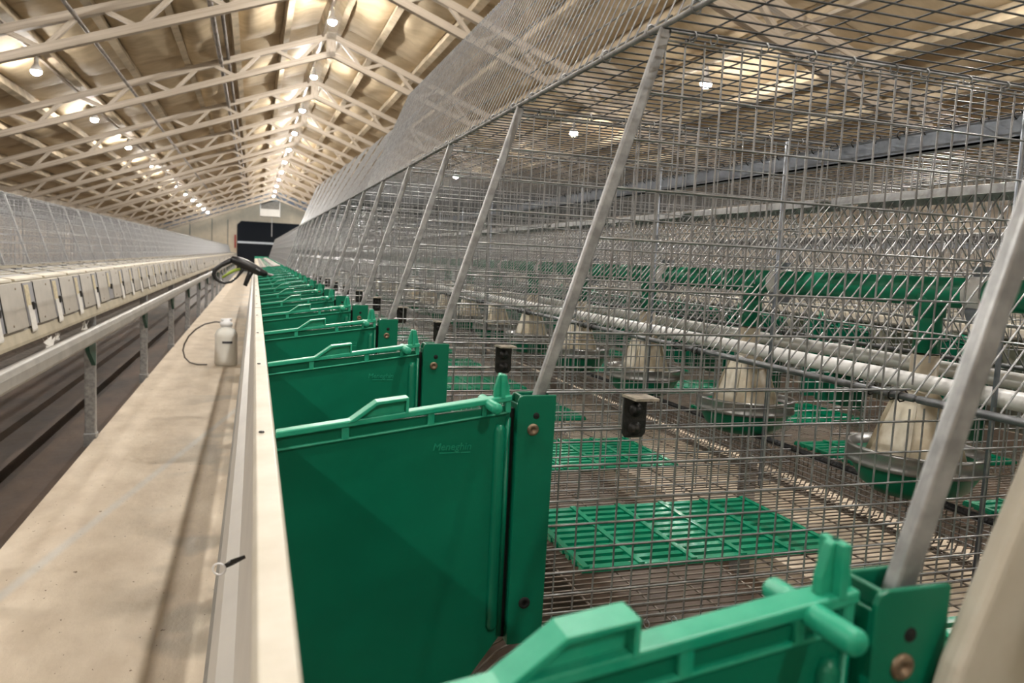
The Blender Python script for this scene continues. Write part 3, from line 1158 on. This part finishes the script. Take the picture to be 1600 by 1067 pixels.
# feed line and water pipes inside the middle row
h = 12.0
t = thing('feed_tube', 'thick green feed tube running above the feed pans', 'tube', (XC, YS, 1.117))
MB().tube([(0, 0, 0), (0, 14.0, 0)], 0.0235, 18).build('tube', M['green_tube'], t, True)
drop_me = MB().tube([(0, 0, -0.097), (0, 0, 0.0)], 0.020, 14).tube([(0, 0, -0.04), (0, 0, 0.0)], 0.0235, 14).mesh('drop_tube', M['green_tube'], True)
clamp_me = MB().tube([(0, -0.105, 0), (0, -0.075, 0)], 0.027, 14).mesh('clamp', M['white_pipe'], True)
foot_me = MB().prism([(-0.012, -0.040), (0.012, -0.040), (0.020, -0.024), (0.010, -0.018), (-0.010, -0.018), (-0.020, -0.024)], 'y', -0.102, -0.078).mesh('clamp_foot', M['blue_steel'])
nut_me = MB().prism([(-0.006, 0.022), (0.006, 0.022), (0.012, 0.040), (-0.012, 0.040)], 'y', -0.102, -0.078).mesh('clamp_nut', M['blue_steel'])
for n in range(-2, 23):
    y = yn(n) + DY / 2 - YS
    for nm, me in (('drop_tube', drop_me), ('clamp', clamp_me)):
        o = bpy.data.objects.new(nm, me)
        COL.objects.link(o)
        o.parent = t
        o.location = (0, y, 0)
        if nm == 'clamp' and n < 12:
            for nm2, me2 in (('clamp_foot', foot_me), ('clamp_nut', nut_me)):
                q = bpy.data.objects.new(nm2, me2)
                COL.objects.link(q)
                q.parent = o
t = thing('drinking_pipe', 'white water pipe in front of the feed cones', 'pipe', (0.925, YS, 0.985))
MB().tube([(0, 0, 0), (0, 14.0, 0)], 0.0125, 12).build('pipe', M['white_pipe'], t, True)
t = thing('return_pipe', 'white water pipe behind the feed cones', 'pipe', (1.085, YS, 0.990))
MB().tube([(0, 0, 0), (0, 14.0, 0)], 0.0125, 12).build('pipe', M['white_pipe'], t, True)
t = thing('drinking_pipe', 'thin steel wire stretched behind the feed tube', 'wire', (1.10, YS, 1.07))
MB().tube([(0, 0, 0), (0, 14.0, 0)], 0.003, 6).build('wire', M['steel'], t, True)
t.name = 'tension_wire'


# nest boards
def nest_board(dx, y0, y1, label, flip, material, lipmat):
    t = thing('nest_board', label, 'board', (0.0 + dx if not flip else 2 * XC + dx, (y0 + y1) / 2, 0.73), rz=math.pi if flip else 0)
    h = (y1 - y0) / 2
    z0 = -0.73
    MB().prism([(0.0035, 0.945 + z0), (0.0190, 0.945 + z0), (0.0190, 0.730 + z0), (-0.0300, 0.730 + z0), (-0.0265, 0.775 + z0), (-0.012, 0.785 + z0)], 'y', -h, h).build('face', material, t)
    MB().prism([(0.0025, 0.943 + z0), (0.0005, 0.958 + z0), (0.0035, 0.9630 + z0), (0.0185, 0.9640 + z0), (0.0203, 0.961 + z0), (0.0203, 0.900 + z0), (0.018, 0.900 + z0), (0.016, 0.943 + z0)], 'y', -h, h).build('top_lip', lipmat, t, bevel=0.001)
    MB().prism([(-0.0265, 0.775 + z0), (-0.0365, 0.735 + z0), (-0.0365, 0.722 + z0), (-0.022, 0.722 + z0), (-0.020, 0.775 + z0)], 'y', -h, h).build('bottom_lip', lipmat if flip else material, t)
    return t


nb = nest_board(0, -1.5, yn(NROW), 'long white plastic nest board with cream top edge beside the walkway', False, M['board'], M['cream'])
MB().prism([(0.0006, 0.2275), (0.0036, 0.2344), (0.0192, 0.2350), (0.0205, 0.232), (0.0205, 0.20), (0.0035, 0.20)], 'y', 0, 0.09).build('joint_sleeve', M['cream'], nb, loc=(0, 2.4 - nb.location.y, 0))
for n in range(0, 12):
    MB().lathe([(0.0028, 0), (0.0022, 0.0012), (0, 0.0012)], n=8).build('screw', M['dark_steel'], nb, True, loc=(0.008, yn(n) + 0.018 - nb.location.y, 0.2338))
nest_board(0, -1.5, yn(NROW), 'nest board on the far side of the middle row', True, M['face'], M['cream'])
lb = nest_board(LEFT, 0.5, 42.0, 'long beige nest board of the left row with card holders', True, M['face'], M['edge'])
fp = MB().prism([(0.0030, 0.2315), (-0.006, 0.2315), (-0.0345, 0.060), (-0.0345, 0.0565), (-0.014, 0.0565)], 'y', -0.058, 0.226).mesh('front_plate', M['face'])
sc = MB().lathe([(0.005, 0), (0.004, 0.002), (0, 0.002)], n=8).mesh('screw', M['screw'], True)
for n in range(1, 91):
    o = bpy.data.objects.new('front_plate', fp)
    COL.objects.link(o)
    o.parent = lb
    # the board is turned half round: its own y runs backwards
    o.location = (0, lb.location.y - yn(n) - DY, 0)
    if n < 25:
        for yy, zz in ((0.14, 0.075), (0.03, 0.21)):
            q = bpy.data.objects.new('screw', sc)
            COL.objects.link(q)
            q.parent = o
            q.location = (-0.006 - (0.2315 - zz) * 0.166, yy, zz)
            q.rotation_euler = (0, R(-90), 0)
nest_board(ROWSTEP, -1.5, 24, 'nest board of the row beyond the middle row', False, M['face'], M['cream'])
# cap at the end of the middle row's nests
t = thing('nest_end_board', 'green and cream board closing the distant end of the nest row', 'board', (0.13, yn(NROW) + 0.06, 0.7))
MB().box(-0.13, 0.13, 0, 0.02, 0, 0.27).build('plate', M['cream'], t)
MB().box(-0.13, 0.13, -0.01, 0.03, 0.26, 0.32).build('trim', M['green_worn'], t)

# rail, legs and green gussets of the left row; the middle row stands on the same kind
RX = -0.838


def rail(x, y0, y1, label):
    t = thing('front_rail', label, 'rail', (x, y0, 0.63))
    prof = [(-0.020, -0.042), (0.014, -0.042), (0.024, -0.026), (0.024, 0.012), (0.016, 0.036), (0.004, 0.044), (-0.012, 0.040), (-0.020, 0.030)]
    MB().prism(prof, 'y', 0, y1 - y0).build('profile', M['rail'], t, False, bevel=0.004)


rail(RX, 0.5, 42, 'long grey white rail on steel legs below the left nest board')
rail(-0.04 + 0.012, -1.5, yn(NROW), 'rail under the white nest board of the middle row')


def leg(x, y, label, group, gus=-1):
    t = thing('support_leg', label, 'leg', (x, y, -0.13))
    if group:
        t['group'] = group
    MB().box(-0.028, 0.028, -0.028, 0.028, 0.0, 0.855).build('tube', M['steel'], t, False, bevel=0.006)
    MB().prism([(-0.03, 0.70), (-0.22, 0.70), (-0.20, 0.66), (-0.03, 0.56)], 'x', 0.012, 0.034).build('gusset', M['green_dark'], t)
    MB().box(-0.034, 0.034, -0.034, 0.034, 0.0, 0.16).build('foot', M['steel'], t, bevel=0.004)
    return t


for i in range(17):
    y = 2.68 + i * 2.2925
    if 1 <= i < 9:
        leg(-0.895, y, 'square steel leg with green gusset under the left rail, %s from the camera' % ORD[i - 1], None)
    else:
        leg(-0.895, y, 'distant steel leg under the left rail', 'distant legs of the left row')
for i in range(8):
    leg(0.045, 0.4 + i * 2.2925, 'steel leg hidden under the middle row nest board', 'legs of the middle row')
    leg(1.98, 0.4 + i * 2.2925, 'steel leg under the far side of the middle row', 'far legs of the middle row')

# ------------------------------------------------------------------ loose things
# backpack-less hand sprayer on the walkway
t = thing('sprayer_bottle', 'white plastic sprayer bottle standing on the walkway', 'bottle', (-0.255, 8.04, 0.0))
MB().lathe([(0.0, 0.0), (0.095, 0.0), (0.106, 0.012), (0.107, 0.05), (0.104, 0.26), (0.107, 0.285), (0.104, 0.31), (0.085, 0.345), (0.052, 0.372), (0.047, 0.39), (0.0, 0.39)], n=28).build('body', M['bottle'], t, True)
cap = MB().lathe([(0.0, 0.455), (0.035, 0.452), (0.040, 0.43), (0.058, 0.425), (0.060, 0.388), (0.048, 0.382)], n=20).build('cap', M['white'], t, True)
MB().tube([(-0.05, -0.02, 0.445), (0.05, 0.0, 0.45)], 0.014, 10).build('pump_handle', M['white'], cap, True)
# printed strip curved round the front
st = MB()
pv = []
for k in range(9):
    a = R(-108 + 6.5 * k)
    for z in (0.222, 0.244):
        pv.append((0.1075 * math.cos(a), 0.1075 * math.sin(a), z))
st.v = pv
st.f = [(2 * k, 2 * k + 2, 2 * k + 3, 2 * k + 1) for k in range(8)]
st.build('printed_strip', M['label_dark'], t)
MB().tube([(-0.05, 0, 0.42), (-0.10, -0.01, 0.425), (-0.196, 0, 0.40), (-0.275, 0, 0.35), (-0.34, 0.0, 0.28), (-0.38, 0, 0.20), (-0.392, 0, 0.14), (-0.375, 0, 0.07), (-0.33, -0.02, 0.025), (-0.26, -0.05, 0.010), (-0.17, -0.06, 0.010)], 0.0075, 8).build('hose', M['hose'], t, True)

# pressure gun resting across the nest board
GY = 4.95
t = thing('spray_gun', 'black pressure washer gun with lime trigger resting on the nest board', 'spray gun', (-0.02, GY, 0.97))
ox, oz = -0.02, 0.97
P = lambda x, z, y=0.0: (x - ox, y, z - oz)
MB().tube([P(-0.142, 1.064), P(-0.128, 1.072), P(-0.093, 1.063), P(-0.052, 1.046), P(-0.010, 1.026), P(0.030, 1.006), P(0.058, 0.996), P(0.075, 0.994)],
          [0.010, 0.022, 0.029, 0.032, 0.030, 0.026, 0.020, 0.012], 12).build('body', M['black'], t, True)
MB().tube([P(-0.135, 1.066), P(-0.160, 1.052), P(-0.192, 1.034), P(-0.224, 1.006), P(-0.231, 0.978), P(-0.214, 0.950), P(-0.194, 0.937), P(-0.168, 0.930), P(-0.132, 0.938), P(-0.100, 0.966), P(-0.070, 1.008), P(-0.058, 1.03)],
          [0.017, 0.015, 0.014, 0.014, 0.012, 0.010, 0.009, 0.008, 0.007, 0.007, 0.010, 0.014], 10).build('handle_loop', M['black'], t, True)
MB().tube([P(-0.182, 0.962), P(-0.148, 0.988), P(-0.112, 1.010), P(-0.08, 1.018)], [0.007, 0.009, 0.010, 0.008], 8).build('trigger', M['lime'], t, True)
MB().tube([P(-0.018, 1.01), P(-0.028, 0.985), P(-0.040, 0.955), P(-0.053, 0.918)], [0.020, 0.016, 0.015, 0.013], 10).build('hose_stub', M['black'], t, True)
MB().tube([P(0.070, 0.994), P(0.10, 0.988), P(0.125, 0.984)], [0.009, 0.007, 0.004], 8).build('nozzle', M['steel'], t, True)
MB().box(0.0, 0.026, -0.0335, -0.030, 0.058, 0.066).build('badge', M['holder'], t).rotation_euler = (0, R(28), 0)

# wire ring hooked in the nest board near the camera
t = thing('wire_ring', 'small white wire ring hooked into the side of the white nest board', 'ring', (-0.0185, 0.615, 0.885))
MB().ring((-0.0045, 0, -0.001), (0.25, 1, 0.1), 0.0048, 0.0008, 14, 6).build('ring', M['white'], t, True)
MB().tube([(0.000, 0, 0.001), (0.005, 0.002, 0.003), (0.0145, 0.004, 0.006)], [0.0018, 0.0024, 0.0014], 8).build('hook', M['dark_steel'], t, True)
# cream board in the right foreground
t = thing('cream_board', 'blurred cream plastic board standing in the right foreground', 'board', (0.35, 0.232, ZF))
MB().prism([(-0.070, 0.006), (0.16, 0.006), (0.30, 0.62), (0.085, 0.62), (-0.034, 0.316), (-0.066, 0.235), (-0.070, 0.22)], 'y', 0.0, 0.012).build('panel', M['cream'], t, False, bevel=0.004, segs=3)
# paper scraps hanging under the left board
for i, (x, y, z, s) in enumerate(((-0.86, 3.85, 0.70, 0.05), (-0.86, 4.02, 0.705, 0.03), (-0.86, 4.62, 0.705, 0.05))):
    o = MB()
    for k in range(5):
        a = (random.uniform(-0.4, 0.4), random.uniform(-1, 1), -abs(random.uniform(0, 1)))
        b = (random.uniform(-0.4, 0.4), random.uniform(-1, 1), 0.2)
        c = (random.uniform(-0.4, 0.4), random.uniform(-1, 1), -0.8)
        i0 = len(o.v)
        o.v += [tuple(s * q for q in p) for p in (a, b, c)]
        o.v += [tuple(s * q + 0.001 for q in p) for p in (a, b, c)]
        o.f += [(i0, i0 + 1, i0 + 2), (i0 + 3, i0 + 5, i0 + 4)]
    ob = o.build('paper_scrap', M['paper'], loc=(x, y, z))
    tag(ob, 'crumpled white scrap hanging under the left nest board, %s from the left edge' % ORD[i], 'scrap')
